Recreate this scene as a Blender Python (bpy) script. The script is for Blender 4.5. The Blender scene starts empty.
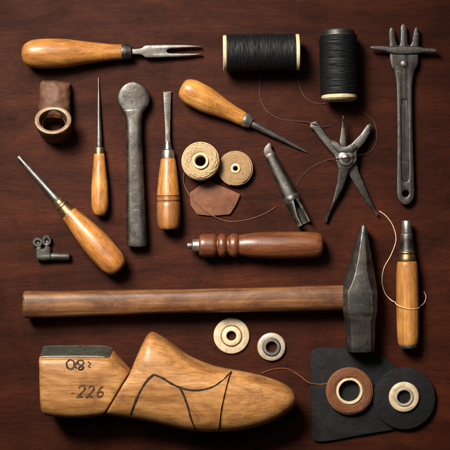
import bpy, bmesh, math, random
from mathutils import Vector, noise
from mathutils.bvhtree import BVHTree
random.seed(7)
S = 0.001
H = 1500.0
PI = math.pi
scn = bpy.context.scene
C = scn.collection

# ------------------------------------------------------------------ helpers
def M(px, py, z=0.0):
    k = 1 - z / H
    return ((px - 225) * k, (225 - py) * k)

def pchip(P, sub=4):
    n = len(P); dim = len(P[0])
    s = [0.0]
    for i in range(1, n):
        d = math.sqrt(sum((P[i][k] - P[i-1][k])**2 for k in range(dim)))
        s.append(s[-1] + max(d, 1e-4))
    sl = []
    for k in range(dim):
        sec = [(P[i+1][k] - P[i][k]) / (s[i+1] - s[i]) for i in range(n-1)]
        m = [sec[0]]
        for i in range(1, n-1):
            a, b = sec[i-1], sec[i]
            m.append(0 if a*b <= 0 else 2*a*b/(a+b))
        m.append(sec[-1]); sl.append(m)
    out = []
    for i in range(n-1):
        h = s[i+1] - s[i]
        for j in range(sub):
            t = j / sub
            h00 = 2*t**3 - 3*t**2 + 1; h10 = t**3 - 2*t**2 + t
            h01 = -2*t**3 + 3*t**2; h11 = t**3 - t**2
            out.append(tuple(h00*P[i][k] + h10*h*sl[k][i] + h01*P[i+1][k] + h11*h*sl[k][i+1] for k in range(dim)))
    out.append(tuple(P[-1]))
    return out

def crom(P, sub=6, closed=False):
    n = len(P); out = []
    rng = n if closed else n - 1
    for i in range(rng):
        if closed:
            p0, p1, p2, p3 = P[(i-1) % n], P[i], P[(i+1) % n], P[(i+2) % n]
        else:
            p0, p1, p2, p3 = P[max(i-1, 0)], P[i], P[i+1], P[min(i+2, n-1)]
        for j in range(sub):
            t = j / sub
            out.append(tuple(0.5*((2*b) + (-a+c)*t + (2*a-5*b+4*c-d)*t*t + (-a+3*b-3*c+d)*t**3)
                             for a, b, c, d in zip(p0, p1, p2, p3)))
    if not closed: out.append(tuple(P[-1]))
    return out

def rpoly(P, rad, sub=4):
    """polygon with small rounded corners"""
    n = len(P); out = []
    for i in range(n):
        a, b, c = Vector(P[i-1]), Vector(P[i]), Vector(P[(i+1) % n])
        d1 = min(rad, (a-b).length*.45); d2 = min(rad, (c-b).length*.45)
        p = b + (a-b).normalized()*d1; q = b + (c-b).normalized()*d2
        for j in range(sub+1):
            t = j/sub
            v = p*(1-t)**2 + b*2*t*(1-t) + q*t*t
            out.append(tuple(v))
    return out

def mesh_obj(name, verts, faces, mat, parent=None, angle=38, fixn=True):
    me = bpy.data.meshes.new(name)
    me.from_pydata([(v[0]*S, v[1]*S, v[2]*S) for v in verts], [], faces)
    if fixn:
        bm = bmesh.new(); bm.from_mesh(me)
        bmesh.ops.remove_doubles(bm, verts=bm.verts, dist=1e-7)
        bmesh.ops.recalc_face_normals(bm, faces=bm.faces)
        bm.to_mesh(me); bm.free()
    me.polygons.foreach_set('use_smooth', [True]*len(me.polygons))
    me.set_sharp_from_angle(angle=math.radians(angle))
    me.materials.append(mat)
    o = bpy.data.objects.new(name, me); C.objects.link(o)
    if parent: o.parent = parent
    return o

def rings_faces(nr, n, caps=True, closed=False):
    F = []
    rr = nr if closed else nr - 1
    for i in range(rr):
        a, b = i*n, ((i+1) % nr)*n
        for j in range(n):
            k = (j+1) % n
            F.append((a+j, a+k, b+k, b+j))
    if caps and not closed:
        F.append(tuple(range(n-1, -1, -1)))
        F.append(tuple(range((nr-1)*n, nr*n)))
    return F

def rings(name, R, mat, parent=None, angle=38, caps=True, closed=False):
    n = len(R[0]); V = [p for r in R for p in r]
    return mesh_obj(name, V, rings_faces(len(R), n, caps, closed), mat, parent, angle)

def lathe(name, prof, mat, parent, zc, flat=1.0, n=40, sub=5, wob=0.0, angle=38, yc=None):
    """turned piece along local x. prof: (t, r)"""
    P = pchip(prof, sub) if sub > 1 else prof
    R = []
    sd = random.random()*50
    for t, r in P:
        w = wob*noise.noise((t*0.04+sd, 3.1, sd))
        r = max(r, 0.02)
        R.append([(t, (yc(t) if yc else 0) + (r+w)*math.cos(2*PI*k/n), zc(t) + flat*(r+w)*math.sin(2*PI*k/n)) for k in range(n)])
    return rings(name, R, mat, parent, angle)

def zlathe(name, prof, mat, parent=None, n=64, cx=0, cy=0, closed=True, wob=0.0, sx=1.0, sy=1.0):
    R = []
    for r, z in prof:
        R.append([(cx + sx*r*math.cos(2*PI*k/n), cy + sy*r*math.sin(2*PI*k/n),
                   z + wob*noise.noise((2.2*math.cos(2*PI*k/n), 2.2*math.sin(2*PI*k/n), r*.05+z*.01))) for k in range(n)])
    return rings(name, R, mat, parent, 38, caps=not closed, closed=closed)

def tube(name, pts, rad, mat, parent=None, n=8, flat=1.0):
    """swept tube; rad number or list; flat squashes in z"""
    m = len(pts)
    P = [Vector(p) for p in pts]
    rad = rad if isinstance(rad, (list, tuple)) else [rad]*m
    R = []
    prev = None
    for i in range(m):
        t = (P[min(i+1, m-1)] - P[max(i-1, 0)])
        if t.length < 1e-9: t = Vector((1, 0, 0))
        t.normalize()
        if prev is None:
            up = Vector((0, 0, 1)) if abs(t.z) < 0.9 else Vector((1, 0, 0))
            u = up.cross(t).normalized()
        else:
            u = (prev - t*prev.dot(t)).normalized()
        prev = u
        v = t.cross(u)
        R.append([tuple(P[i] + u*rad[i]*math.cos(2*PI*k/n) + v*rad[i]*flat*math.sin(2*PI*k/n)) for k in range(n)])
    return rings(name, R, mat, parent, 60)

def prism(name, outlines, z0, z1, bev, mat, parent=None, zc=None, angle=30, wob=0.0):
    cu = bpy.data.curves.new(name, 'CURVE'); cu.dimensions = '2D'; cu.fill_mode = 'BOTH'
    for ol in outlines:
        sp = cu.splines.new('POLY'); sp.points.add(len(ol)-1)
        for p, q in zip(sp.points, ol): p.co = (q[0]*S, q[1]*S, 0, 1)
        sp.use_cyclic_u = True
    cu.bevel_depth = bev*S; cu.bevel_resolution = 2; cu.offset = -bev*S
    cu.extrude = max(((z1-z0)/2 - bev)*S, 1e-5)
    tmp = bpy.data.objects.new('tmp', cu); C.objects.link(tmp)
    dg = bpy.context.evaluated_depsgraph_get(); dg.update()
    me = bpy.data.meshes.new_from_object(tmp.evaluated_get(dg))
    bpy.data.objects.remove(tmp); bpy.data.curves.remove(cu)
    bm = bmesh.new(); bm.from_mesh(me)
    bmesh.ops.remove_doubles(bm, verts=bm.verts, dist=2e-6)
    bmesh.ops.recalc_face_normals(bm, faces=bm.faces)
    for v in bm.verts:
        v.co.z += (z0+z1)/2*S
        if zc: v.co.z += zc(v.co.x/S)*S
        if wob: v.co.z += wob*S*noise.noise((v.co.x*30, v.co.y*30, 0))
    bm.to_mesh(me); bm.free()
    me.name = name
    me.polygons.foreach_set('use_smooth', [True]*len(me.polygons))
    me.set_sharp_from_angle(angle=math.radians(angle))
    me.materials.clear(); me.materials.append(mat)
    o = bpy.data.objects.new(name, me); C.objects.link(o)
    if parent: o.parent = parent
    return o

def tag(o, label, cat, group=None):
    o['label'] = label; o['category'] = cat
    if group: o['group'] = group
    return o

def thing(name, label, cat, px, py, zref=0, rot=0, group=None):
    o = bpy.data.objects.new(name, None); C.objects.link(o)
    x, y = M(px, py, zref)
    o.location = (x*S, y*S, 0); o.rotation_euler = (0, 0, rot)
    o.empty_display_size = 0.01
    return tag(o, label, cat, group)

def tool(name, label, cat, A, B, zref=8, group=None):
    a = M(*A, zref); b = M(*B, zref)
    o = thing(name, label, cat, A[0], A[1], zref, math.atan2(b[1]-a[1], b[0]-a[0]), group)
    return o, math.hypot(b[0]-a[0], b[1]-a[1])

def lin(z0, z1, L): return lambda t: z0 + (z1-z0)*t/L

def circ(r, n=40, cx=0, cy=0): return [(cx + r*math.cos(2*PI*k/n), cy + r*math.sin(2*PI*k/n)) for k in range(n)]

# ------------------------------------------------------------------ materials
class NT:
    def __init__(s, name):
        s.m = bpy.data.materials.new(name); s.m.use_nodes = True
        s.t = s.m.node_tree; s.b = s.t.nodes['Principled BSDF']
        s.co = s.t.nodes.new('ShaderNodeTexCoord')
        s.oi = s.t.nodes.new('ShaderNodeObjectInfo')
    def n(s, typ, **kw):
        x = s.t.nodes.new('ShaderNode'+typ)
        for k, v in kw.items(): setattr(x, k, v)
        return x
    def l(s, a, b): s.t.links.new(a, b)
    def mapping(s, scale, rand=True):
        mp = s.n('Mapping'); mp.inputs['Scale'].default_value = scale
        s.l(s.co.outputs['Object'], mp.inputs['Vector'])
        if rand:
            mu = s.n('Math', operation='MULTIPLY'); mu.inputs[1].default_value = 37.0
            s.l(s.oi.outputs['Random'], mu.inputs[0]); s.l(mu.outputs[0], mp.inputs['Location'])
        return mp.outputs[0]
    def noise(s, vec, scale=1, detail=6, rough=.6, dist=0):
        x = s.n('TexNoise'); x.inputs['Scale'].default_value = scale; x.inputs['Detail'].default_value = detail
        x.inputs['Roughness'].default_value = rough; x.inputs['Distortion'].default_value = dist
        s.l(vec, x.inputs['Vector']); return x.outputs['Fac']
    def ramp(s, fac, stops):
        x = s.n('ValToRGB'); e = x.color_ramp.elements
        while len(e) < len(stops): e.new(0.5)
        for el, (p, c) in zip(e, stops):
            el.position = p; el.color = (*c, 1) if len(c) == 3 else c
        s.l(fac, x.inputs[0]); return x.outputs[0]
    def mix(s, fac, a, b, mode='MIX'):
        x = s.n('Mix', data_type='RGBA', blend_type=mode)
        for sock, v in ((x.inputs[0], fac), (x.inputs[6], a), (x.inputs[7], b)):
            if hasattr(v, 'links') or hasattr(v, 'is_linked'): s.l(v, sock)
            else: sock.default_value = v if not isinstance(v, tuple) else (*v, 1)
        return x.outputs[2]
    def set(s, **kw):
        for k, v in kw.items():
            sock = s.b.inputs[k]
            if hasattr(v, 'is_linked'): s.l(v, sock)
            else: sock.default_value = v
    def bump(s, h, strength, dist=0.0005, normal=None):
        x = s.n('Bump'); x.inputs['Strength'].default_value = strength; x.inputs['Distance'].default_value = dist
        s.l(h, x.inputs['Height'])
        if normal: s.l(normal, x.inputs['Normal'])
        return x.outputs[0]

def g3(v): return (v, v, v)

def wood(name, dark, mid, light, rough=.38, lx=8, ly=190, coat=.28, grime=.74, spots=.35):
    w = NT(name)
    f = w.noise(w.mapping((lx, ly, ly)), 1, 7, .63, .8)
    base = w.ramp(f, [(.27, dark), (.48, mid), (.70, light)])
    pore = w.noise(w.mapping((lx*5, ly*6.5, ly*6.5)), 1, 4, .55)
    pr = w.ramp(pore, [(.35, g3(.45)), (.52, g3(1))])
    base = w.mix(.6, base, pr, 'MULTIPLY')
    g = w.noise(w.mapping((19, 36, 36)), 1, 8, .71, .7)
    gr = w.ramp(g, [(.29, (.17, .10, .06)), (.43, (.60, .49, .38)), (.57, g3(1))])
    base = w.mix(grime, base, gr, 'MULTIPLY')
    sp = w.noise(w.mapping((170, 460, 460)), 1, 2, .5)
    spr = w.ramp(sp, [(.22, (.12, .08, .05)), (.30, g3(1))])
    base = w.mix(spots, base, spr, 'MULTIPLY')
    sc = w.noise(w.mapping((480, 36, 36)), 1, 2, .5, 1.4)
    scr = w.ramp(sc, [(.24, (.2, .14, .1)), (.285, g3(1))])
    base = w.mix(.5, base, scr, 'MULTIPLY')
    rr = w.ramp(g, [(.3, g3(rough+.22)), (.65, g3(rough-.02))])
    w.set(**{'Base Color': base, 'Roughness': rr, 'Coat Weight': coat, 'Coat Roughness': .25, 'Specular IOR Level': .42})
    nb = w.bump(pore, .18, .0004); nb = w.bump(g, .32, .0014, nb); nb = w.bump(sc, .17, .0004, nb)
    w.set(Normal=nb)
    return w.m

def steel(name, c0, c1, rough=.39, rust=.45, metal=.95, edge=.65):
    w = NT(name)
    a = w.noise(w.mapping((70, 70, 70)), 1, 9, .74, .4)
    base = w.ramp(a, [(.35, c0), (.64, c1)])
    r = w.noise(w.mapping((40, 40, 40)), 1.3, 9, .74, .8)
    rf = w.ramp(r, [(.48, g3(0)), (.64, g3(rust))])
    base = w.mix(rf, base, (.046, .026, .016))
    pit = w.noise(w.mapping((420, 420, 420)), 1, 3, .6)
    base = w.mix(.65, base, w.ramp(pit, [(.30, g3(.3)), (.39, g3(1))]), 'MULTIPLY')
    s2 = w.noise(w.mapping((420, 26, 26)), 1, 2, .5, 1.6)
    base = w.mix(w.ramp(s2, [(.68, g3(0)), (.74, g3(.45))]), base, (.36, .35, .34))
    ge = w.n('NewGeometry')
    ed = w.ramp(ge.outputs['Pointiness'], [(.515, g3(0)), (.59, g3(edge))])
    ed = w.mix(.6, ed, w.ramp(a, [(.3, g3(.2)), (.6, g3(1))]), 'MULTIPLY')
    base = w.mix(ed, base, (.48, .47, .455))
    s = w.noise(w.mapping((50, 900, 900)), 1, 3, .6)
    ro = w.mix(.5, w.ramp(a, [(.3, g3(rough+.18)), (.7, g3(rough-.1))]), w.ramp(s, [(.3, g3(rough+.1)), (.7, g3(rough-.1))]))
    met = w.ramp(rf, [(0, g3(metal)), (1, g3(.3))])
    w.set(**{'Base Color': base, 'Metallic': met, 'Roughness': ro})
    nb = w.bump(s, .12, .0003); nb = w.bump(a, .38, .0008, nb); nb = w.bump(pit, .2, .0003, nb)
    w.set(Normal=nb)
    return w.m

def leather(name, c0, c1, rough=.6, scale=700, spec=.35):
    w = NT(name)
    v = w.n('TexVoronoi'); v.inputs['Scale'].default_value = scale
    w.l(w.co.outputs['Object'], v.inputs['Vector'])
    a = w.noise(w.mapping((60, 60, 60)), 1, 8, .7, .3)
    w.set(**{'Base Color': w.ramp(a, [(.3, c0), (.7, c1)]), 'Roughness': w.ramp(a, [(.3, g3(rough+.12)), (.7, g3(rough-.08))]), 'Specular IOR Level': spec})
    f = w.noise(w.mapping((900, 900, 900)), 1, 4, .6)
    nb = w.bump(v.outputs['Distance'], .3, .0005); nb = w.bump(f, .3, .0004, nb); nb = w.bump(a, .5, .003, nb)
    w.set(Normal=nb)
    return w.m

def fibre(name, c0, c1, rough=.75, sheen=.1, spec=.25):
    w = NT(name)
    a = w.noise(w.mapping((420, 420, 420)), 1, 4, .65)
    b = w.noise(w.mapping((1800, 1800, 1800)), 1, 3, .6)
    base = w.mix(.5, w.ramp(a, [(.3, c0), (.7, c1)]), w.ramp(b, [(.3, c0), (.7, c1)]))
    w.set(**{'Base Color': base, 'Roughness': rough, 'Sheen Weight': sheen, 'Specular IOR Level': spec})
    w.set(Normal=w.bump(b, .5, .0005))
    return w.m

def plain(name, c0, c1, rough=.5, metal=0, sc=120):
    w = NT(name)
    a = w.noise(w.mapping((sc, sc, sc)), 1, 8, .7, .2)
    w.set(**{'Base Color': w.ramp(a, [(.3, c0), (.65, c1)]), 'Roughness': w.ramp(a, [(.3, g3(rough+.12)), (.7, g3(rough-.08))]), 'Metallic': metal})
    w.set(Normal=w.bump(a, .2, .0006))
    return w.m

W_amber = wood('amber_wood', (.19, .072, .015), (.375, .158, .035), (.50, .24, .065))
W_gold = wood('golden_wood', (.24, .098, .019), (.43, .195, .045), (.55, .275, .076))
W_last = wood('last_wood', (.24, .107, .029), (.40, .195, .062), (.49, .262, .092), .44, 6, 110, .18, .82, .3)
W_mahog = wood('mahogany', (.05, .015, .006), (.12, .037, .013), (.19, .068, .023), .35, 14, 220, .34, .7)
W_brown = wood('brown_ash', (.055, .021, .008), (.155, .065, .022), (.25, .116, .042), .45, 4, 210, .14, .97, .6)
W_dark = wood('dark_butt_wood', (.085, .031, .010), (.20, .080, .022), (.30, .132, .039), .37)
ST = steel('worn_steel', (.09, .087, .084), (.25, .244, .236))
ST_dark = steel('dark_steel', (.030, .029, .028), (.105, .102, .098), .41, .6)
ST_bright = steel('bright_steel', (.28, .275, .27), (.48, .47, .455), .33, .25)
ST_black = steel('blackened_iron', (.020, .020, .020), (.055, .053, .051), .48, .4, .85, .2)
BRASS = steel('aged_brass', (.13, .085, .04), (.32, .215, .10), .38, .45, .95, .1)
BRONZE = steel('bronze_brown', (.05, .025, .014), (.15, .083, .045), .42, .4, .75, .12)
RIM = steel('dull_rim', (.085, .05, .026), (.21, .13, .07), .45, .4, .7, .12)
PLATE = steel('patinated_plate', (.045, .049, .040), (.14, .145, .115), .48, .45, .7, .3)
L_black = leather('black_leather', (.0035, .0035, .0042), (.009, .009, .0105), .68, 700, .2)
L_red = leather('russet_leather', (.080, .028, .014), (.16, .060, .029), .65, 900)
L_brown = leather('brown_leather', (.040, .016, .008), (.13, .055, .027), .52, 800)
T_black = fibre('black_thread', (.0022, .0024, .003), (.0075, .0085, .0105), .5, 0, .3)
T_cream = fibre('natural_twine', (.25, .165, .082), (.52, .385, .225))
T_tan = fibre('tan_cord', (.17, .10, .048), (.36, .24, .12))
T_brown = fibre('brown_cord', (.07, .023, .009), (.21, .078, .03), .5)
T_white = fibre('pale_thread', (.42, .31, .19), (.7, .56, .38))
T_line = fibre('dark_brown_thread', (.035, .014, .008), (.09, .038, .02), .5)
CREAM = plain('cream_bone', (.30, .23, .14), (.56, .46, .32), .45, 0, 160)
CARD = plain('cream_flange', (.36, .29, .17), (.58, .49, .33), .55, 0, 200)
GREYBONE = plain('grey_bone', (.20, .17, .13), (.42, .37, .30), .42, .15, 180)

def ink_mat(name, c_worn, c_full, lo, hi):
    w = NT(name)
    a = w.noise(w.mapping((420, 420, 420)), 1, 5, .7)
    w.set(**{'Base Color': w.ramp(a, [(lo, c_worn), (hi, c_full)]), 'Roughness': .6, 'Specular IOR Level': .25})
    return w.m
INK = ink_mat('worn_black_ink', (.08, .038, .016), (.015, .009, .005), .34, .46)
INK_faded = ink_mat('faded_ink', (.16, .075, .028), (.024, .013, .007), .36, .54)

def table_mat():
    w = NT('dark_table_wood')
    f = w.noise(w.mapping((2.8, 18, 1), False), 1, 10, .70, 1.8)
    base = w.ramp(f, [(.30, (.0155, .0027, .0011)), (.5, (.036, .0072, .0027)), (.70, (.055, .0130, .0050))])
    fine = w.noise(w.mapping((62, 380, 1), False), 1, 7, .76, .8)
    fr = w.ramp(fine, [(.35, g3(.52)), (.54, g3(1.0)), (.75, g3(1.2))])
    base = w.mix(.7, base, fr, 'MULTIPLY')
    pore = w.noise(w.mapping((150, 1000, 1), False), 1, 2, .5, .3)
    pr = w.ramp(pore, [(.30, g3(.22)), (.39, g3(1))])
    base = w.mix(.65, base, pr, 'MULTIPLY')
    bl = w.noise(w.mapping((11, 13, 1), False), 1, 9, .72, .6)
    br = w.ramp(bl, [(.3, g3(.36)), (.62, g3(1.15))])
    base = w.mix(.92, base, br, 'MULTIPLY')
    speck = w.noise(w.mapping((380, 420, 1), False), 1, 4, .65)
    sr = w.ramp(speck, [(.59, g3(0)), (.75, g3(.25))])
    base = w.mix(sr, base, (.095, .029, .012))
    mp = w.n('Mapping'); mp.inputs['Scale'].default_value = (700, 24, 1); mp.inputs['Rotation'].default_value = (0, 0, .9)
    w.l(w.co.outputs['Object'], mp.inputs['Vector'])
    scf = w.noise(mp.outputs[0], 1, 3, .55, 1.0)
    base = w.mix(w.ramp(scf, [(.70, g3(0)), (.76, g3(.3))]), base, (.09, .033, .016))
    w.set(**{'Base Color': base, 'Roughness': w.ramp(bl, [(.3, g3(.66)), (.7, g3(.46))]), 'Specular IOR Level': .09})
    nb = w.bump(fine, .36, .0006); nb = w.bump(pore, .38, .0005, nb); nb = w.bump(bl, .28, .002, nb)
    w.set(Normal=nb)
    return w.m

# ------------------------------------------------------------------ table
tb = mesh_obj('tabletop', [(-800, -800, -30), (800, -800, -30), (800, 800, -30), (-800, 800, -30),
                           (-800, -800, 0), (800, -800, 0), (800, 800, 0), (-800, 800, 0)],
              [(3, 2, 1, 0), (4, 5, 6, 7), (0, 1, 5, 4), (1, 2, 6, 5), (2, 3, 7, 6), (3, 0, 4, 7)], table_mat())
tb['kind'] = 'structure'; tb['label'] = 'dark reddish brown wooden tabletop'

# ------------------------------------------------------------------ 1 two-pronged fork
r, L = tool('pronged_chisel', 'two-pronged steel chisel with bulbous amber wood handle, lying at top left', 'chisel', (22, 54.5), (201, 49.5), 12)
zc = lin(15, 4, L)
lathe('handle', [(0, 0), (1, 6), (5, 11), (13, 14), (24, 15), (42, 14.2), (62, 11.6), (82, 9), (94, 7.8), (99, 7.6), (100, 6.5)], W_amber, r, zc, wob=.35)
lathe('ferrule', [(98.5, 6.9), (99, 7.8), (101, 8.1), (106, 7.4), (108, 7.0), (109, 4.0)], ST_dark, r, zc, sub=3)
o = crom([(107, -2.8), (114, -2.8), (119, -3.6), (123, -6), (135, -6.3), (150, -6.1), (165, -5.6), (178, -4.3)], 3) + \
    crom([(178.6, -3.2), (168, -2.9), (155, -2.5), (146, -2), (143.5, 0), (146, 2), (155, 2.5), (168, 2.9), (178.6, 3.2)], 3) + \
    crom([(178, 4.3), (165, 5.6), (150, 6.1), (135, 6.3), (123, 6), (119, 3.6), (114, 2.8), (107, 2.8)], 3)
prism('fork_blade', [o], -2.2, 2.2, .8, ST, r, zc)

# ------------------------------------------------------------------ thread spools
def helix(t0, t1, rad, pitch, zc, ph=0, jit=.12, step=28):
    N = int((t1-t0)/abs(pitch)*step); out = []
    for i in range(N+1):
        a = 2*PI*i/step*(1 if pitch > 0 else -1) + ph
        rr = rad + jit*noise.noise((i*.05, ph, pitch))
        out.append((t0 + abs(pitch)*i/step + jit*noise.noise((i*.02, 5, ph)), rr*math.cos(a), zc + rr*math.sin(a)))
    return out

r, L = tool('thread_spool', 'black thread spool lying crosswise, right of the pronged chisel', 'spool', (223, 53), (299, 52), 20, 'black thread spools')
lathe('core_flange', [(0, 4), (0, 16.5), (.6, 17.6), (2.6, 17.8), (3.6, 17.2), (3.8, 10)], CARD, r, lambda t: 18.6, sub=1)
lathe('core_flange', [(71.6, 10), (71.8, 17.2), (72.8, 17.9), (75.0, 17.8), (75.8, 16.8), (76, 4)], CARD, r, lambda t: 18.6, sub=1)
w_ = lathe('wound_thread', [(3.4, 15), (4, 16.8), (8, 17.4), (40, 17.6), (67, 17.4), (71, 16.8), (72, 15)], T_black, r, lambda t: 18.6)
tube('thread_layer', helix(4.2, 71.2, 17.6, 1.25, 18.6), .68, T_black, w_, 6)
for k in range(7):
    tube('crossing_thread', helix(5, 70.5, 18.1, 9.5 if k % 2 else -11.0, 18.6, ph=k*.97, jit=.1), .42, T_black, w_, 5)

r, L = tool('thread_spool', 'black thread spool with a cream flange at its lower end, left of the forked tool', 'spool', (338, 29), (339.5, 100), 20, 'black thread spools')
lathe('top_cap', [(0, 3), (.2, 13), (1.5, 15.5), (5, 16.4), (6.5, 16.6), (6.7, 10)], ST_black, r, lambda t: 19.3, sub=2)
w_ = lathe('wound_thread', [(6.3, 15), (7, 17), (11, 18), (36, 18.3), (60, 18), (64, 17.2), (65, 15)], T_black, r, lambda t: 19.3)
tube('thread_layer', helix(7, 64.4, 18.1, 1.25, 19.3), .68, T_black, w_, 6)
for k in range(7):
    tube('crossing_thread', helix(8, 63.5, 18.6, 10 if k % 2 else -8.6, 19.3, ph=k*1.1, jit=.1), .42, T_black, w_, 5)
lathe('core_flange', [(64.8, 10), (65, 16.8), (66, 17.8), (68.4, 17.6), (70.2, 15.8), (71, 14), (71.2, 4)], CARD, r, lambda t: 19.3, sub=1)

# ------------------------------------------------------------------ forked steel tool at right
r, L = tool('forked_tool', 'long dark steel three-pronged tool with crossbar, at the top right', 'tool', (403.5, 24), (405.5, 204), 6)
crown = [(47, -10.2), (43, -12.6), (37, -14.0), (29, -14.2), (20, -14.6), (12, -14.8), (6, -14.2), (3.6, -12.4), (5, -10.4), (11, -8.8), (17, -8.0), (20.5, -6.6), (21.5, -5.2), (19.5, -3.9), (12, -3.4), (3, -3.0), (.2, -.4),
         (3, 2.4), (12, 3.4), (19.5, 4.0), (21.5, 5.4), (20.5, 6.8), (17, 8.2), (11, 9.2), (5, 11), (3.4, 13.0), (6, 14.8), (12, 15.2), (20, 14.8), (29, 14.2), (37, 14.0), (43, 12.6), (47, 10.2)]
hand = [(54, 8.6), (64, 7.9), (80, 7.6), (100, 7.6), (140, 8.1), (165, 8.6), (174, 7.4), (179, 3.5), (180, 0), (179, -3.5), (174, -7.4), (165, -8.6), (140, -8.1), (100, -7.6), (80, -7.6), (64, -7.9), (54, -8.6)]
slot = crom([(80, -3.0), (120, -3.2), (152, -3.4), (157, 0), (152, 3.4), (120, 3.2), (80, 3.0), (76, 0)], 4, True)
prism('body', [crom(crown + hand, 4, True), slot, circ(3.2, 24, 169, 0)], 3, 8.8, 1.2, ST_dark, r)
prism('recess_plate', [crom([(70, -6), (120, -6), (160, -6.4), (162, 0), (160, 6.4), (120, 6), (70, 6), (68, 0)], 4, True)], 3.4, 7.5, .3, ST_black, r)
# flat crossbar with tapered ends, laid across the root of the prongs
bar = [(28.6, 33), (29.6, 30), (29.4, 20), (30.2, 13), (30.6, 0), (29.6, -13), (27.4, -20), (26, -30), (24.6, -33.4), (22.6, -33.2), (21.8, -30), (22, -20), (22.6, -13), (22.4, 0), (22.8, 13), (24.2, 20), (25, 30), (26.4, 33)]
prism('crossbar', [crom(bar, 4, True)], 6.6, 11.2, 1.5, ST_dark, r)
zlathe('pivot_rivet', [(.1, 9.8), (2.2, 9.7), (3.6, 9.2), (4.4, 8.4), (4.6, 7.4), (.1, 7.4)], ST_dark, r, 32, 40, 0)

# ------------------------------------------------------------------ leather finger guard
r = thing('finger_guard', 'brown leather finger guard with dull bronze ring, at left above the stout awl', 'guard', 55, 127, 10)
tl = math.radians(-26)
def tilt(p, zo=12):
    x, y, z = p; zz = z - zo
    q = [x, y*math.cos(tl) - zz*math.sin(tl), y*math.sin(tl) + zz*math.cos(tl) + zo + 4]
    if z < 3:                     # the lower rim stands flat on the table
        q[1] = y*.92 - 3.4; q[2] = .3 + (.5 if z > 1.5 else 0)
    return tuple(q)
def tring(name, prof, mat, n=64):
    RR = []
    for rr, z in prof:
        RR.append([tilt((rr*math.cos(2*PI*k/n)*1.03 + .5*noise.noise((math.cos(2*PI*k/n), math.sin(2*PI*k/n), z*.06)), rr*.90*math.sin(2*PI*k/n) + .5*noise.noise((math.cos(2*PI*k/n)+4, math.sin(2*PI*k/n), z*.06)), z)) for k in range(n)])
    return rings(name, RR, mat, r, 38, False, True)
tring('ring_wall', [(15.0, 1), (16.2, 2), (16.7, 12), (17.0, 19), (17.4, 23), (16.6, 24.4), (15.4, 24.6), (13.2, 24.2), (12.2, 22.4), (11.8, 19), (11.8, 1.4)], BRONZE)
tring('ring_rim', [(17.2, 23.4), (17.6, 24.4), (17.0, 25.4), (15.4, 25.6), (13.4, 25.3), (12.7, 24.4), (13.2, 23.6), (15.4, 24.2)], RIM)
tring('inner_lining', [(11.8, 1.6), (11.4, 17), (10.8, 17.2), (11.2, 1.7)], L_brown)
R = []
prof = [(9, 17.5, 14.4), (13, 21, 15.2), (19, 22.0, 15.6), (27, 20.5, 15.4), (35, 18.5, 15.4), (40, 18.0, 15.2), (43.6, 16.4, 15.0), (45.4, 12.5, 14.6)]
for y, z, hw in pchip(prof, 6):
    top = []
    for k in range(-12, 13):
        u = k/12
        top.append((hw*math.sin(u*1.45)/math.sin(1.45) + .7*noise.noise((u*2, y*.12, 3)), y + 2.0*noise.noise((u*2.2, y*.05, 1)), z - 9.5*(1-math.cos(u*1.45)) + 1.6*noise.noise((u*2.8, y*.14, 4))))
    bot = [(x*.86, y_, z_ - 2.8) for x, y_, z_ in reversed(top)]
    R.append(top + bot)
rings('leather_flap', R, L_brown, r, 45)

# ------------------------------------------------------------------ slim awl
r, L = tool('slim_awl', 'slim awl with long dark spike pointing up and small golden handle', 'awl', (98, 77), (100.5, 216), 6)
zc = lin(1.2, 8.8, 125)
lathe('spike', [(0, .3), (20, 1.3), (50, 2.5), (73, 3.2), (74, 2)], ST_dark, r, zc, sub=3, n=20)
lathe('ferrule', [(70, 3.2), (70.4, 4.5), (73, 5.0), (76.5, 5.1), (77, 3)], BRASS, r, zc, sub=2, n=28)
lathe('handle', [(76, 4.6), (77, 5.5), (84, 6.0), (98, 7.4), (114, 8.7), (126, 8.8), (133, 7.6), (137.5, 4.5), (139, 0)], W_gold, r, zc, wob=.2)

# ------------------------------------------------------------------ round-headed steel tool
r, L = tool('round_headed_tool', 'heavy grey steel tool with flat round head, between the slim awl and the narrow chisel', 'tool', (133, 82), (137, 246), 8)
P = [(0, 1.2, 3.2), (.8, 5.0, 3.6), (3, 9.4, 4.0), (7, 13.2, 4.2), (12, 15.6, 4.3), (17, 16.3, 4.3), (22, 15.4, 4.4), (26, 13.0, 4.6), (30, 10.4, 4.9), (34, 8.8, 5.2), (40, 8.0, 5.6), (52, 7.8, 6.1), (85, 8.5, 6.6), (125, 9.5, 7.3), (158, 10.3, 7.8), (162.5, 10, 7.6), (164, 8.6, 6.6)]
R = []
for t, a, b in pchip(P, 4):
    e = .45 if t < 26 else .45 + .17*min(1, (t-26)/14)
    R.append([(t, a*math.copysign(abs(math.cos(q))**.62, math.cos(q)), 8.0 + b*math.copysign(abs(math.sin(q))**e, math.sin(q))) for q in [2*PI*k/48 for k in range(48)]])
rings('head_and_shaft', R, ST_dark, r, 50)

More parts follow.
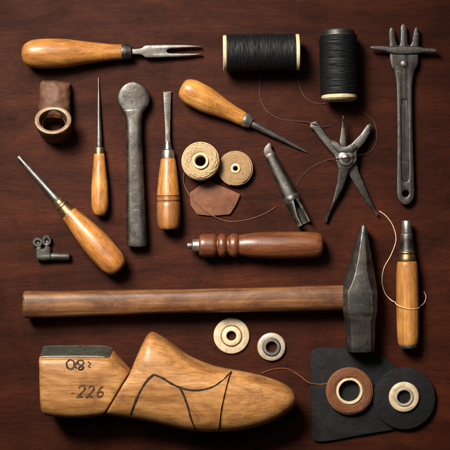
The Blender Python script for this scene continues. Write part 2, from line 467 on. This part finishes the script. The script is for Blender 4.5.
# ------------------------------------------------------------------ narrow chisel
r, L = tool('narrow_chisel', 'narrow chisel with blade pointing up and two-tone wooden handle, left of the twine roll', 'chisel', (167, 91), (169, 229), 8)
zc = lin(2, 12, 120)
prism('blade', [crom([(0, -4.0), (1, -4.1), (12, -3.7), (28, -3.0), (44, -2.7), (54, -3.2)], 3) + crom([(54, 3.2), (44, 2.7), (28, 3.0), (12, 3.7), (1, 4.1), (0, 4.0)], 3)], -1.4, 1.4, .8, ST_dark, r, zc)
lathe('ferrule', [(50, 2.6), (53, 3.4), (58, 4.2), (59, 6.0), (66, 6.8), (68, 6.6), (68.5, 4)], ST, r, zc, sub=2)
lathe('handle', [(66.5, 5), (67.5, 7), (74, 8.2), (88, 10), (102, 11.2), (104, 11.3)], W_gold, r, zc)
lathe('handle_butt', [(104, 10.4), (105.2, 10.4), (106, 11.5), (109, 11.6), (110, 10.8), (111.2, 11.6), (124, 11.8), (133, 11), (137, 9.2), (138, 7), (138.2, 0)], W_dark, r, zc, sub=3)

# ------------------------------------------------------------------ short awl (upper diagonal)
r, L = tool('pegging_awl', 'short awl with fat golden handle, slanting down right above the twine roll', 'awl', (181, 87), (308, 152), 10)
zc = lin(13.4, 1.4, L)
lathe('handle', [(0, 0), (1, 7), (5, 11), (14, 13.3), (26, 13), (44, 10.2), (60, 8), (69, 7.2), (71, 6)], W_gold, r, zc, wob=.3)
lathe('ferrule', [(69.5, 6.2), (70, 7.1), (72, 7.3), (77, 5.8), (78.5, 5.2), (79, 3)], ST_bright, r, zc, sub=3)
lathe('spike', [(77, 2.8), (80, 3.6), (95, 3.2), (120, 2.2), (138, 1.1), (142.5, .3)], ST, r, zc, sub=3, n=24)

# ------------------------------------------------------------------ stout awl (lower left diagonal)
r, L = tool('stout_awl', 'stout awl with thick steel shank slanting down right to an amber handle, at left', 'awl', (17, 156), (119.5, 269), 10)
zc = lin(2.4, 14, 128)
lathe('shank', [(0, 1.6), (.6, 2.2), (10, 2.6), (35, 3.4), (62, 4.2), (63, 3)], ST, r, zc, sub=3, n=28)
lathe('ferrule', [(59, 4), (60, 5.2), (64, 5.6), (65, 6.6), (67, 6.9), (68, 6.2), (75, 7.8), (77, 8.2), (77.8, 5)], BRASS, r, zc, sub=2)
lathe('handle', [(76, 7), (77, 8.4), (82, 9.2), (100, 12), (124, 14), (140, 13.6), (148, 11.2), (152, 7), (153, 0)], W_amber, r, zc, wob=.3)

# ------------------------------------------------------------------ twine rolls
def spiral(r0, r1, z, pitch, jz=.25, step=44, cap=0):
    N = int((r1-r0)/pitch*step); out = []
    for i in range(N+1):
        a = 2*PI*i/step; rr = r0 + pitch*i/step
        e = (rr-(r0+r1)/2)/((r1-r0)/2)
        rr += .22*noise.noise((math.cos(a)*3, math.sin(a)*3, i*.03))
        out.append((rr*math.cos(a), rr*math.sin(a), z - cap*abs(e)**3 + jz*noise.noise((math.cos(a)*2, math.sin(a)*2, i*.013))))
    return out
def vhelix(rad, z0, z1, pitch, step=44, jit=.25, ph=0):
    N = int((z1-z0)/pitch*step)
    return [((rad+jit*noise.noise((i*.06, ph, 2)))*math.cos(2*PI*i/step+ph), (rad+jit*noise.noise((i*.06, ph, 2)))*math.sin(2*PI*i/step+ph), z0+pitch*i/step) for i in range(N+1)]

r = thing('twine_roll', 'thick roll of pale natural twine, above the russet leather scrap', 'twine', 200.5, 161, 20)
zlathe('core', [(5.2, .3), (5.2, 22), (6.0, 23.5), (7.6, 23.5), (8, 22), (8, .3)], CARD, r, 48)
w_ = zlathe('wound_body', [(7.6, .6), (7.6, 20.5), (12, 21.6), (16, 20.6), (17.6, 18.5), (18, 3), (17, .6)], T_cream, r, 64)
tube('coil_face', spiral(8.2, 17.6, 21.4, 1.55, .5, cap=1.9), .92, T_cream, w_, 7)
tube('coil_side', vhelix(18.1, 1.2, 19.5, 1.6), .9, T_cream, w_, 7)
for k in range(14):
    a0 = k*2*PI/14 + .3*random.random(); tw = 1.0 + .7*random.random(); i0 = 2.5*random.random()
    pts = [((8.2+i0+(9.4-i0)*u)*math.cos(a0+tw*u), (8.2+i0+(9.4-i0)*u)*math.sin(a0+tw*u), 22.3-2.0*abs(2*u-1)**3) for u in [q/14 for q in range(15)]]
    tube('crossing_strand', pts, .4, T_cream, w_, 6)

r = thing('cord_roll', 'small flat tan cord roll with tiny dark centre, right of the thick twine roll', 'twine', 235.5, 168.5, 8)
w_ = zlathe('wound_body', [(3.6, .4), (3.6, 8), (9, 9), (15, 8.4), (16.4, 7), (16.6, 2), (16, .4)], T_tan, r, 64)
tube('coil_face', spiral(4.0, 16.3, 8.7, 1.25, .4, cap=1.0), .78, T_tan, w_, 7)
tube('coil_side', vhelix(16.8, 1, 7.6, 1.4), .8, T_tan, w_, 7)
zlathe('centre_eyelet', [(2.4, 7), (2.4, 9.6), (3.2, 10.2), (4.6, 9.9), (5, 9.2), (5, 7)], CREAM, r, 32)

# ------------------------------------------------------------------ russet leather scrap
def loc(pts, cx, cy): return [(x-cx, cy-y) for x, y in pts]
o = prism('leather_scrap', [rpoly(loc([(189.5, 193), (199, 186), (208, 181), (224, 187), (240.5, 194.5), (236, 205), (230, 214.5), (212, 216), (197, 214.5), (190.5, 205)], 214, 202), 1.6)], .3, 2.2, .5, L_red, None, wob=.8)
x, y = M(214, 202, 2); o.location = (x*S, y*S, .0005)
tag(o, 'angular russet leather offcut lying below the twine roll', 'leather')

# ------------------------------------------------------------------ wing screw
r = thing('wing_screw', 'tiny dark iron wing screw left of the stout awl handle', 'screw', 50, 253, 4)
for cx, cy, sx, sy in ((-12.0, 10.6, 1.05, .95), (-3.2, 12.2, .92, 1.08)):
    zlathe('wing', [(.1, 5.2), (1.6, 5.4), (2.8, 6.4), (4.2, 6.4), (5.4, 5.2), (5.7, 3.2), (3.6, 1.6), (.1, 1.6)], ST_black, r, 32, cx, cy, True, 0, sx, sy)
o = crom([(-13.5, 5.6), (-9, 7.0), (-6.6, 4.6), (-3.5, 7.8), (.6, 5.6), (1.6, 0), (2.4, -1.0), (2.4, -6.2), (-2, -7.4), (-9, -7.8), (-13.4, -6.0), (-14, -1)], 4, True)
prism('collar', [o], .6, 9.0, 2.2, ST_black, r)
lathe('stem', [(1.8, 0), (2, 4.2), (10, 4.0), (18.6, 4.0), (20.0, 3.2), (20.4, 0)], ST_black, r, lambda t: 5.0, n=24, sub=2, yc=lambda t: -3.6)

# ------------------------------------------------------------------ mahogany burnisher
r, L = tool('burnisher', 'turned reddish mahogany handled burnisher with short steel tip, above the hammer handle', 'burnisher', (187, 245.5), (322, 245), 12)
zc = lambda t: 13.8
lathe('steel_tip', [(0, 0), (.2, 2.6), (1, 3.2), (5, 3.2), (5.4, 5.6), (6.4, 6.2), (12, 6.6), (12.4, 3)], ST, r, zc, sub=2)
lathe('handle', [(11.6, 5), (12, 8.5), (13.5, 10.8), (18, 11.6), (25, 11.6), (28.5, 10.6), (29.5, 8.8), (30.5, 8.8), (32, 11), (35, 11.8), (38, 10.8), (39.5, 8.8), (41, 8.8), (43, 11), (47, 11.9), (50, 11), (51.5, 9.9),
                 (56, 11), (70, 12.8), (95, 13.6), (118, 13.3), (128, 12.7), (133, 10.6), (135, 6), (135.6, 0)], W_mahog, r, zc, sub=5, n=48)

# ------------------------------------------------------------------ hammer
r, L = tool('hammer', 'long wooden-handled cross-peen hammer with dark steel head, across the middle', 'hammer', (24, 304.5), (345, 297.5), 14)
P = [(-.5, 9, 8), (.6, 12.6, 11), (3, 13.6, 12), (20, 13.4, 12), (80, 12.6, 11.5), (160, 11.9, 11), (230, 12, 11), (290, 12.6, 11.2), (330, 12.6, 11), (345, 12.2, 10.6)]
R = []
for t, a, b in pchip(P, 8):
    w = .6*noise.noise((t*.02, 1, 8))
    R.append([(t, w + a*math.copysign(abs(math.cos(q))**.75, math.cos(q)), 15.5 + b*math.copysign(abs(math.sin(q))**.75, math.sin(q))) for q in [2*PI*k/44 for k in range(44)]])
rings('handle', R, W_brown, r, 40)
a0 = r.rotation_euler[2]
x0, y0 = r.location.x/S, r.location.y/S
def loc_h(px, py, z):
    x, y = M(px, py, z); x -= x0; y -= y0
    return (x*math.cos(-a0) - y*math.sin(-a0), x*math.sin(-a0) + y*math.cos(-a0))
# (py, centre px, half width, half thickness, chamfer share): wedge peen leaning right, flat cheek block, straight poll
secs = [(224.5, 363.2, 1.4, 7, .5), (225.6, 363.2, 2.8, 8, .5), (236, 362.6, 5.0, 9.4, .5), (258, 361.4, 10.0, 12.2, .48), (278, 360.0, 14.8, 14.6, .42), (286.5, 359.4, 16.7, 15.4, .34), (290, 359.2, 17.1, 15.6, .26),
        (311, 359.2, 16.9, 15.6, .24), (316, 359.5, 15.6, 15.0, .25), (321, 359.8, 14.6, 14.6, .26), (335, 360, 14.1, 14.2, .26), (348, 360.2, 13.8, 14, .26), (350.6, 360.2, 13.2, 13.4, .26), (351.6, 360.2, 12.2, 12.4, .28)]
R = []
for i, (py, cx, a, b, ch) in enumerate([q for s_ in range(len(secs)-1) for q in [tuple(secs[s_][k] + (secs[s_+1][k]-secs[s_][k])*t for k in range(5)) for t in (0, .34, .67)]] + [secs[-1]]):
    m = min(a, b)*ch*2*.62
    poly = [(a, -(b-m)), (a, b-m), (a-m, b), (-(a-m), b), (-a, b-m), (-a, -(b-m)), (-(a-m), -b), (a-m, -b)]
    ring = []
    for dx, dz in rpoly(poly, .8, 3):
        lx, ly = loc_h(cx + dx, py + .3*noise.noise((py*.05, dx*.1, dz*.1)), 16)
        ring.append((lx, ly, 16 + dz + .25*noise.noise((py*.06, dx*.08, 3))))
    R.append(ring)
rings('head', R, ST_dark, r, 17)

# ------------------------------------------------------------------ tube punch
r, L = tool('tube_punch', 'dark steel tube punch slanting between the awl spike and the dividers', 'punch', (266, 147), (304, 224), 7)
zc = lin(5.4, 8.4, L)
P = [(6, 4.0, 3.4), (9, 5.2, 4.4), (14, 5.4, 4.6), (20, 5.8, 4.8), (30, 6.4, 5.2), (42, 7.2, 6.2), (50, 7.6, 6.9), (56, 7.8, 7.3)]
R = []
for t, a, b in pchip(P, 3):
    R.append([(t, a*math.copysign(abs(math.cos(q))**.75, math.cos(q)), zc(t) + b*math.copysign(abs(math.sin(q))**.75, math.sin(q))) for q in [2*PI*k/36 for k in range(36)]])
rings('shaft', R, ST_dark, r, 35)
prism('hooked_tip', [rpoly([(11, -4.8), (3.5, -5.0), (-.5, -1.6), (-2.8, 4.6), (-.8, 6.4), (3.4, 4.4), (5.6, 4.4), (11, 5.0)], 2.0)], -2.8, 3.8, 1.3, ST_dark, r, zc)
lathe('band', [(54, 5), (54.4, 8.1), (58, 8.4), (59.4, 8.0), (60, 6)], ST_dark, r, zc, sub=2, n=36)
R = []
for i in range(15):
    t = 58.5 + 27*i/14
    ro = 7.9 - .5*i/14; ri = ro - 1.7
    half = 10 + 30*min(1, i/9)
    a1, a2 = math.radians(74 + half), math.radians(74 + 360 - half)
    out = [(t, ro*math.cos(a1+(a2-a1)*k/30), zc(t) + ro*math.sin(a1+(a2-a1)*k/30)) for k in range(31)]
    inn = [(t, ri*math.cos(a1+(a2-a1)*k/30), zc(t) + ri*math.sin(a1+(a2-a1)*k/30)) for k in range(30, -1, -1)]
    R.append(out + inn)
rings('channelled_end', R, ST_dark, r, 35)

# ------------------------------------------------------------------ dividers
cx0, cy0 = 345, 158
r = thing('dividers', 'open steel dividers with two splayed pointed legs, right of the tube punch', 'dividers', cx0, cy0, 6)
def lq(pts): return [(x-cx0, cy0-y) for x, y in pts]
def settle(o, zt, zb):
    """lower the upper tip and the point of a leg toward the table"""
    for v in o.data.vertices:
        y = v.co.y/S
        if y > 8: f = (y-8)/30; v.co.z += S*zt*f
        if y < -8: f = (-y-8)/54; v.co.z += S*zb*f
o = prism('leg', [rpoly(lq([(309.6, 127.4), (310.6, 122.6), (316.4, 120.8), (320.4, 126), (326, 134), (333.6, 142.4), (342, 147.6), (352, 152), (356.4, 161), (358.6, 171), (366.8, 190), (378.3, 216), (366, 202), (355.6, 186), (346.6, 171), (337.6, 164.6), (333.6, 155), (326, 147), (318.6, 137.4), (313.6, 130)]), 1.2)], 3.4, 8.4, 1.5, ST_dark, r)
settle(o, -1, -3.2)
o = prism('leg', [rpoly(lq([(371, 123.2), (370, 133), (364, 143.4), (357, 150.6), (356.4, 161), (349, 169.6), (342.6, 189), (325, 222.5), (332.4, 201), (336.8, 183), (338, 169), (334.6, 159), (340.4, 149.4), (351, 143.6), (359.6, 134.6), (366.4, 125.2)]), 1.2)], 8.4, 13.4, 1.5, ST_dark, r)
settle(o, -3, -8)
prism('spring_arm', [rpoly(lq([(342.6, 116), (344.6, 130), (345.8, 147), (340.4, 149), (338.8, 143), (340.6, 130)]), .8)], 11.4, 14.4, .8, ST_dark, r)
prism('jaw_bridge', [rpoly(lq([(331.6, 140.6), (336.5, 142.6), (340.6, 146.6), (347.5, 147), (353, 144), (356.8, 147), (352, 152), (346, 154), (338, 152.4), (330.8, 145)]), .7)], 13.0, 15.6, .7, ST_dark, r)
zlathe('pivot_plate', [(.1, 15.4), (6.6, 15.3), (7.8, 14.6), (8.4, 13.4), (8.4, 6), (.1, 6)], ST_dark, r, 40, 0, -.5)
zlathe('pivot_screw', [(.1, 17.8), (1.6, 17.7), (3.2, 17.2), (4.4, 16.2), (4.6, 15), (.1, 15)], ST, r, 32, 0, -.5)
prism('screw_slot', [rpoly([(-3.0, -2.2), (-2.3, -2.9), (3.0, 1.7), (2.3, 2.4)], .2)], 17.2, 18.05, .1, ST_black, r)

# ------------------------------------------------------------------ needle awl right
r, L = tool('needle_awl', 'upright haft awl with short steel ferrule and long golden handle, at the right edge', 'awl', (406.5, 220), (408, 347.5), 10)
zc = lambda t: 11.2
lathe('steel_cap', [(0, 0), (.2, 3.6), (1.2, 4.8), (12, 5.2), (13.4, 4.8), (13.6, 2)], ST_bright, r, zc, sub=2)
lathe('chuck', [(13, 3), (13.2, 5.2), (15, 6.2), (24, 6.6), (27, 7), (31, 7.2), (31.4, 4)], ST_dark, r, zc, sub=2)
lathe('collar', [(30.6, 5), (31, 7.4), (32.5, 8.2), (34, 7.6), (36, 8.4), (40, 9), (41, 8.6), (41.2, 5)], BRASS, r, zc, sub=2)
lathe('handle', [(40.8, 6), (41.2, 9), (44, 10.2), (58, 11), (90, 11.2), (112, 11), (121, 10.2), (124, 9), (124.6, 6)], W_gold, r, zc)
lathe('butt_cap', [(123.6, 6), (124, 9.2), (126, 9), (127.6, 7.4), (128, 0)], ST_dark, r, zc, sub=2)

# ------------------------------------------------------------------ washers
r = thing('bone_washer', 'large cream washer with wide rim, between the hammer and the shoe last', 'washer', 231.5, 336, 4)
zlathe('rim', [(7, .4), (7, 3), (10, 3.2), (16.4, 3.2), (17.6, 2.6), (18, 1.6), (17.4, .4)], CREAM, r, 72, wob=.3)
zlathe('raised_eyelet', [(4.8, .3), (4.8, 4.6), (5.6, 5.4), (8.2, 5.4), (9.6, 4.6), (10, 3), (10, .3)], CARD, r, 48)
zlathe('eyelet_groove', [(9.9, 2.6), (9.9, 3.55), (10.9, 3.5), (11.1, 2.6)], W_dark, r, 48)
r = thing('grommet', 'small greyish grommet with steel eyelet, right of the large cream washer', 'grommet', 271.5, 347, 4)
zlathe('rim', [(8, .4), (8, 4), (9.4, 4.4), (12, 4.4), (13.6, 3.6), (14.2, 2.2), (13.6, .4)], GREYBONE, r, 64)
zlathe('eyelet', [(5.2, .3), (5.2, 5), (6, 6.2), (8, 6.2), (9.2, 5.2), (9.6, 3.6), (9.6, .3)], ST, r, 48)

# ------------------------------------------------------------------ leather pad group
o = prism('leather_pad', [loc(crom([(310.6, 356), (312.4, 350.4), (318, 348), (334, 347.6), (354, 348.8), (372, 351.4), (386, 358), (396, 369), (401, 385), (404, 405), (402, 422), (394, 429), (375, 432.5), (350, 437), (330, 440.4), (318, 441.4), (312.6, 438.6), (311, 431), (311.4, 410), (310.4, 385)], 3, True), 350, 395)], .3, 3.0, .8, L_black, wob=1.3)
x, y = M(350, 395, 2); o.location = (x*S, y*S, .001)
tag(o, 'irregular black leather offcut under the brown cord coil, at bottom right', 'leather')
o = prism('leather_disc', [circ(31, 90)], 0, 2.6, .7, L_black, wob=.7)
x, y = M(404, 398, 5); o.location = (x*S, y*S, .0046)
tag(o, 'round black leather disc under the cream eyelet washer, overlapping the leather offcut', 'leather')
r = thing('cord_coil', 'coil of brown waxed cord round a pale core, on the black leather offcut', 'cord', 349.5, 391, 8)
r.location.z = .0042
zlathe('core_ring', [(10.6, .2), (10.6, 6.8), (11.2, 7.6), (12.6, 7.6), (13.4, 6.6), (13.4, .2)], CARD, r, 56)
w_ = zlathe('wound_body', [(13.2, .2), (13.2, 6), (18, 7), (21.6, 6), (22.4, 4), (21.6, .2)], T_brown, r, 64)
tube('coil_face', spiral(13.8, 22.4, 6.6, 1.45, .7, cap=1.6), .86, T_brown, w_, 8)
tube('coil_side', vhelix(22.6, .6, 5.4, 1.5), .86, T_brown, w_, 8)
r = thing('eyelet_washer', 'cream washer with raised inner ring lying on the round black leather disc', 'washer', 404, 397, 9)
r.location.z = .0073
zlathe('rim', [(9, .2), (9, 2.8), (10, 3.4), (13.6, 3.4), (14.8, 2.6), (15.2, 1.6), (14.8, .2)], CREAM, r, 64)
zlathe('eyelet', [(6.6, .1), (6.6, 3.4), (7.2, 4.4), (8.4, 4.5), (9.4, 3.8), (9.8, 2.8), (9.8, .1)], GREYBONE, r, 48)

# ------------------------------------------------------------------ shoe last
LX, LY, ZL = 168, 390, 32
r = thing('shoe_last', 'hinged wooden shoe last lying on its side with inked numbers on the heel', 'shoe last', LX, LY, ZL)
def lastpt(px, py, z=ZL):
    x, y = M(px, py, ZL); bx, by = M(LX, LY, ZL)
    return (x-bx, y-by)
def section(T, B, h, n=3.0, cut=0.0, N=72):
    t = Vector(lastpt(*T)); b = Vector(lastpt(*B)); mid = (t+b)/2; hv = (t-b)/2
    ring = []
    for k in range(N):
        q = 2*PI*k/N; c, s = math.cos(q), math.sin(q)
        sx = math.copysign(abs(c)**(2/n), c); zz = math.copysign(abs(s)**(2/n), s)
        if cut > 0:
            lim = 1 - (zz + .25)*.27*cut
            sx = min(sx, max(lim, -1))
        p = mid + hv*sx
        w_ = .6*noise.noise((p.x*.03, p.y*.03, zz*1.5))
        ring.append((p.x + .4*noise.noise((p.y*.12, zz, 2.2)), p.y, ZL + h*zz + w_))
    return ring
fore = [(131.2, 371, 106.4, 413, 24.4, 3.6), (132.4, 368.6, 108.2, 413.8, 26.2, 3.4), (137, 356, 118, 416, 27.4, 2.9), (143, 342.5, 131, 418, 28.4, 2.7), (149, 333.5, 143, 420, 29.4, 2.6), (155, 332.5, 155, 422.5, 30, 2.5), (166, 339, 170, 426, 30.4, 2.5), (190, 356, 192, 430.5, 30, 2.5), (215, 366, 215, 431.5, 29, 2.5),
        (240, 371, 240, 429.8, 26.5, 2.5), (262, 375.6, 262, 425, 23.4, 2.45), (277, 380.6, 277.4, 418.6, 20.4, 2.4), (286, 384.8, 287, 412.6, 17.4, 2.3), (291.6, 389, 292.6, 408, 13, 2.2), (294.8, 393.6, 295.4, 403.6, 8, 2.1), (296, 397.6, 296.2, 400, 2.5, 2)]
R = [section((a, b), (c, d), h, n_) for a, b, c, d, h, n_ in crom(fore, 7)]
fo = rings('forepart', R, W_last, r, 40)
heel = [(41.2, 354, 42.6, 409, 20), (41.7, 350, 44, 412, 24), (44, 347.8, 48, 414.5, 26), (52, 347.2, 58, 416, 27), (68, 347, 70, 417, 27.4), (88, 347, 80, 417, 27.6), (104, 347.6, 88, 416.6, 27.4), (112, 350, 94, 415.8, 27), (119, 357.6, 99, 415, 26.8), (128.4, 368, 103.8, 413.8, 26.2), (130.2, 370.5, 105.4, 413.2, 24.2)]
cuts = [.3, .8, 1, 1, 1, 1, 1, .9, .5, .15, .1]
hs = crom([h + (c,) for h, c in zip(heel, cuts)], 6)
R = [section((a, b), (c, d), h, 3.6, cu) for a, b, c, d, h, cu in hs]
he = rings('heel_block', R, W_last, r, 40)
hp = [h for h in hs if h[5] > .86]
R = []; edge = []
for i, (a, b, c, d, h, cu) in enumerate(hp):
    t = Vector(lastpt(a, b)); bb = Vector(lastpt(c, d)); mid = (t+bb)/2; hv = (t-bb)/2
    nrm = Vector((0, .97, .3))
    hi = .66 - .14*max(0, 1-min(i, len(hp)-1-i)/3)
    top, bot = [], []
    for zz in [-.26 + (hi+.26)*i_/10 for i_ in range(11)]:
        p = mid + hv*(1 - (zz+.25)*.27*cu)
        q = Vector((p.x, p.y, ZL + h*zz))
        top.append(tuple(q + nrm*1.1)); bot.append(tuple(q - nrm*1.0))
    edge.append(tuple(q + nrm*.9))
    R.append(top + bot[::-1])
pl = rings('top_plate', R, PLATE, he, 40)
tube('plate_edge', edge, .5, ST, he, 8)

def surf(obj):
    me = obj.data
    return BVHTree.FromPolygons([v.co/S for v in me.vertices], [p.vertices[:] for p in me.polygons])
bf, bh = surf(fo), surf(he)
def ink(bvh, pts, rad, parent, closed=False, name='inked_line', mat=None):
    if len(pts) > 2: pts = crom(pts, 8, closed) + ([pts[0]] if closed else [])
    else: pts = [(pts[0][0]+(pts[1][0]-pts[0][0])*i/6, pts[0][1]+(pts[1][1]-pts[0][1])*i/6) for i in range(7)]
    out = []
    for x, y in pts:
        z = 55; hit = (None,)
        for _ in range(3):
            a = M(x, y, z); b0 = M(LX, LY, ZL)
            q = (a[0]-b0[0], a[1]-b0[1])
            hit = bvh.ray_cast(Vector((q[0], q[1], 200)), Vector((0, 0, -1)))
            if hit[0] is None: break
            z = hit[0].z
        if hit[0] is None: continue
        out.append((q[0], q[1], z))
    if len(out) > 2:
        rr = [rad*(1+.4*noise.noise((i*.3, rad, len(out)))) for i in range(len(out))]
        rr[0] *= .6; rr[-1] *= .6
        tube(name, out, rr, mat or INK, parent, 8, .14)
ink(bf, [(154, 374.5), (147, 381), (140, 392), (134.5, 404), (130, 415)], 1.4, fo)
ink(bf, [(154, 374.5), (163, 378.5), (172, 384), (184, 389), (198, 390.5), (212, 387.5), (223, 380.5), (231.5, 372)], 1.15, fo)
ink(bf, [(231.5, 372), (228.6, 380), (225, 394), (221.6, 410), (219, 430.8)], 2.3, fo)
ink(bf, [(180, 388), (184, 396), (188, 407), (191.5, 419), (196, 430)], 1.1, fo)
# heel writing, rough worn strokes
def rough(P, k): return [(x + .5*noise.noise((x*.4, y*.4, k)), y + .5*noise.noise((x*.4, y*.4, k+9))) for x, y in P]
D2 = [(0, 2.5), (1.5, .4), (4.2, .2), (5.4, 2.4), (4.2, 5.4), (1.6, 8.4), (-.6, 10.6), (2, 10.2), (5.2, 10.4)]
D6 = [(4.8, .2), (2.4, 2.4), (.6, 6), (.8, 9.4), (3.2, 10.6), (5.4, 8.8), (5, 6.2), (2.8, 5.6), (1, 7.4)]
for k, (dx, D) in enumerate(((78.4, D2), (87.8, D2), (97.2, D6))):
    ink(bh, rough([(dx+x*1.12-.12*(y-5), 386+y*1.04) for x, y in D], k*3), 1.05, he, name='inked_digit', mat=INK_faded)
ink(bh, [(71, 394), (74.4, 392.6)], .8, he, name='inked_symbol', mat=INK_faded)
# small heavy looped marks above the number
ink(bh, rough([(73.6, 361.6), (70, 360.6), (67.2, 363.4), (68, 367.4), (71.2, 368.6), (73.8, 365.6), (73.6, 361.6), (74.6, 366.6), (76.6, 369)], 1), 1.25, he, name='inked_symbol')
ink(bh, rough([(82.6, 361.2), (79.4, 360.6), (78.2, 362.8), (80.4, 365), (83.6, 366.8), (83.4, 369.4), (80, 370.2), (78, 368), (80.6, 365.2), (83.4, 362.8), (82.6, 361.2)], 2), 1.25, he, name='inked_symbol')
ink(bh, rough([(75.6, 364.4), (77.6, 361.2), (76.8, 366)], 6), .9, he, name='inked_symbol', mat=INK_faded)
ink(bh, rough([(87.4, 362), (90, 363.4), (88, 365.8), (90.2, 368.2)], 3), 1.0, he, name='inked_symbol', mat=INK_faded)

# ------------------------------------------------------------------ threads
def thread(name, label, pts, rad, mat, sub=10):
    o = tube(name, [(*M(x, y, z), z) for x, y, z in crom(pts, sub)], rad, mat, None, 6)
    return tag(o, label, 'thread', 'loose threads')
thread('loose_thread', 'thin dark thread trailing from the crosswise black spool toward the dividers',
       [(262, 70, 6), (260, 82, .6), (260, 96, .5), (266, 110, .5), (280, 119, .5), (296, 121, .5), (308, 122, 3), (314, 124, 9.4), (322, 126, 4), (330, 126, .5)], .42, T_line)
thread('loose_thread', 'dark thread curling from the spools round the right side of the dividers',
       [(297, 66, 8), (299, 84, .6), (306, 98, .5), (320, 104, .5), (338, 101, .6), (352, 106, .5), (364, 113, .5), (374, 122, .5), (377, 138, .5), (372, 150, .5), (361, 156, .5)], .42, T_line)
thread('loose_thread', 'brown thread looping from the twine roll past the leather scrap toward the punch',
       [(184, 172, 4), (184, 184, .8), (192, 198, 3.2), (208, 213, 3.2), (226, 221, .6), (246, 220, .5), (264, 214, .5), (277, 206, .6)], .45, T_brown)
thread('loose_thread', 'dark thread running from the tube punch across to the dividers pivot',
       [(296, 186, 1), (302, 176, .5), (314, 166, .5), (327, 160, .6), (333, 159, 9), (337.5, 158.4, 16.2), (343, 158, 18.5), (348, 157.4, 18.2), (353, 156.4, 15.8), (359, 155, 8), (364, 154, 1)], .4, T_line)
arc = [(407.4 + 12.2*math.cos(a), 304.5 + 2.2*math.cos(a) + 4*math.sin(a), 11.2 + 12.0*math.sin(a)) for a in [PI - PI*i/10 for i in range(11)]]
thread('loose_thread', 'pale thread curving from the dividers point around the needle awl',
       [(379, 211, .6), (386, 216, .6), (393, 226, .6), (396, 240, .6), (391, 255, .6), (384, 268, .6), (382, 281, .6), (385, 293, .6), (391, 300, 3)] + arc + [(424, 303, 3), (426, 297, .8), (424, 291.5, .8)], .5, T_white, 6)
thread('loose_thread', 'brown thread trailing left from the cord coil to the shoe last toe',
       [(350, 377, 12), (338, 380, 9), (325, 384, 5), (310, 383, 5), (300, 376, .6), (288, 369, .6), (274, 369, .6), (262, 373, .6)], .5, T_brown)

# ------------------------------------------------------------------ camera, light
cam = bpy.data.cameras.new('camera'); co = bpy.data.objects.new('camera', cam); C.objects.link(co)
co.location = (0, 0, H*S); cam.sensor_width = 36; cam.lens = 36*H/450
cam.clip_start = .05; cam.clip_end = 20
scn.camera = co
def area(name, loc, target, size, power, col, spread=180, sy=None):
    l = bpy.data.lights.new(name, 'AREA'); l.shape = 'RECTANGLE'; l.size = size; l.size_y = sy or size
    l.energy = power; l.color = col; l.spread = math.radians(spread)
    o = bpy.data.objects.new(name, l); C.objects.link(o); o.location = loc
    o.rotation_euler = (Vector(target)-Vector(loc)).to_track_quat('-Z', 'Y').to_euler()
area('key_lamp', (-.46, .62, .92), (-.03, 0, 0), .46, 3.6, (1, .9, .77), 41, .5)
area('fill_lamp', (-.30, .55, 1.8), (0, 0, 0), 1.0, .6, (1, .93, .86), 70)
w = bpy.data.worlds.new('World'); scn.world = w; w.use_nodes = True
w.node_tree.nodes['Background'].inputs[0].default_value = (.9, .85, .8, 1)
w.node_tree.nodes['Background'].inputs[1].default_value = .02
scn.view_settings.view_transform = 'Standard'; scn.view_settings.look = 'None'; scn.view_settings.exposure = 0
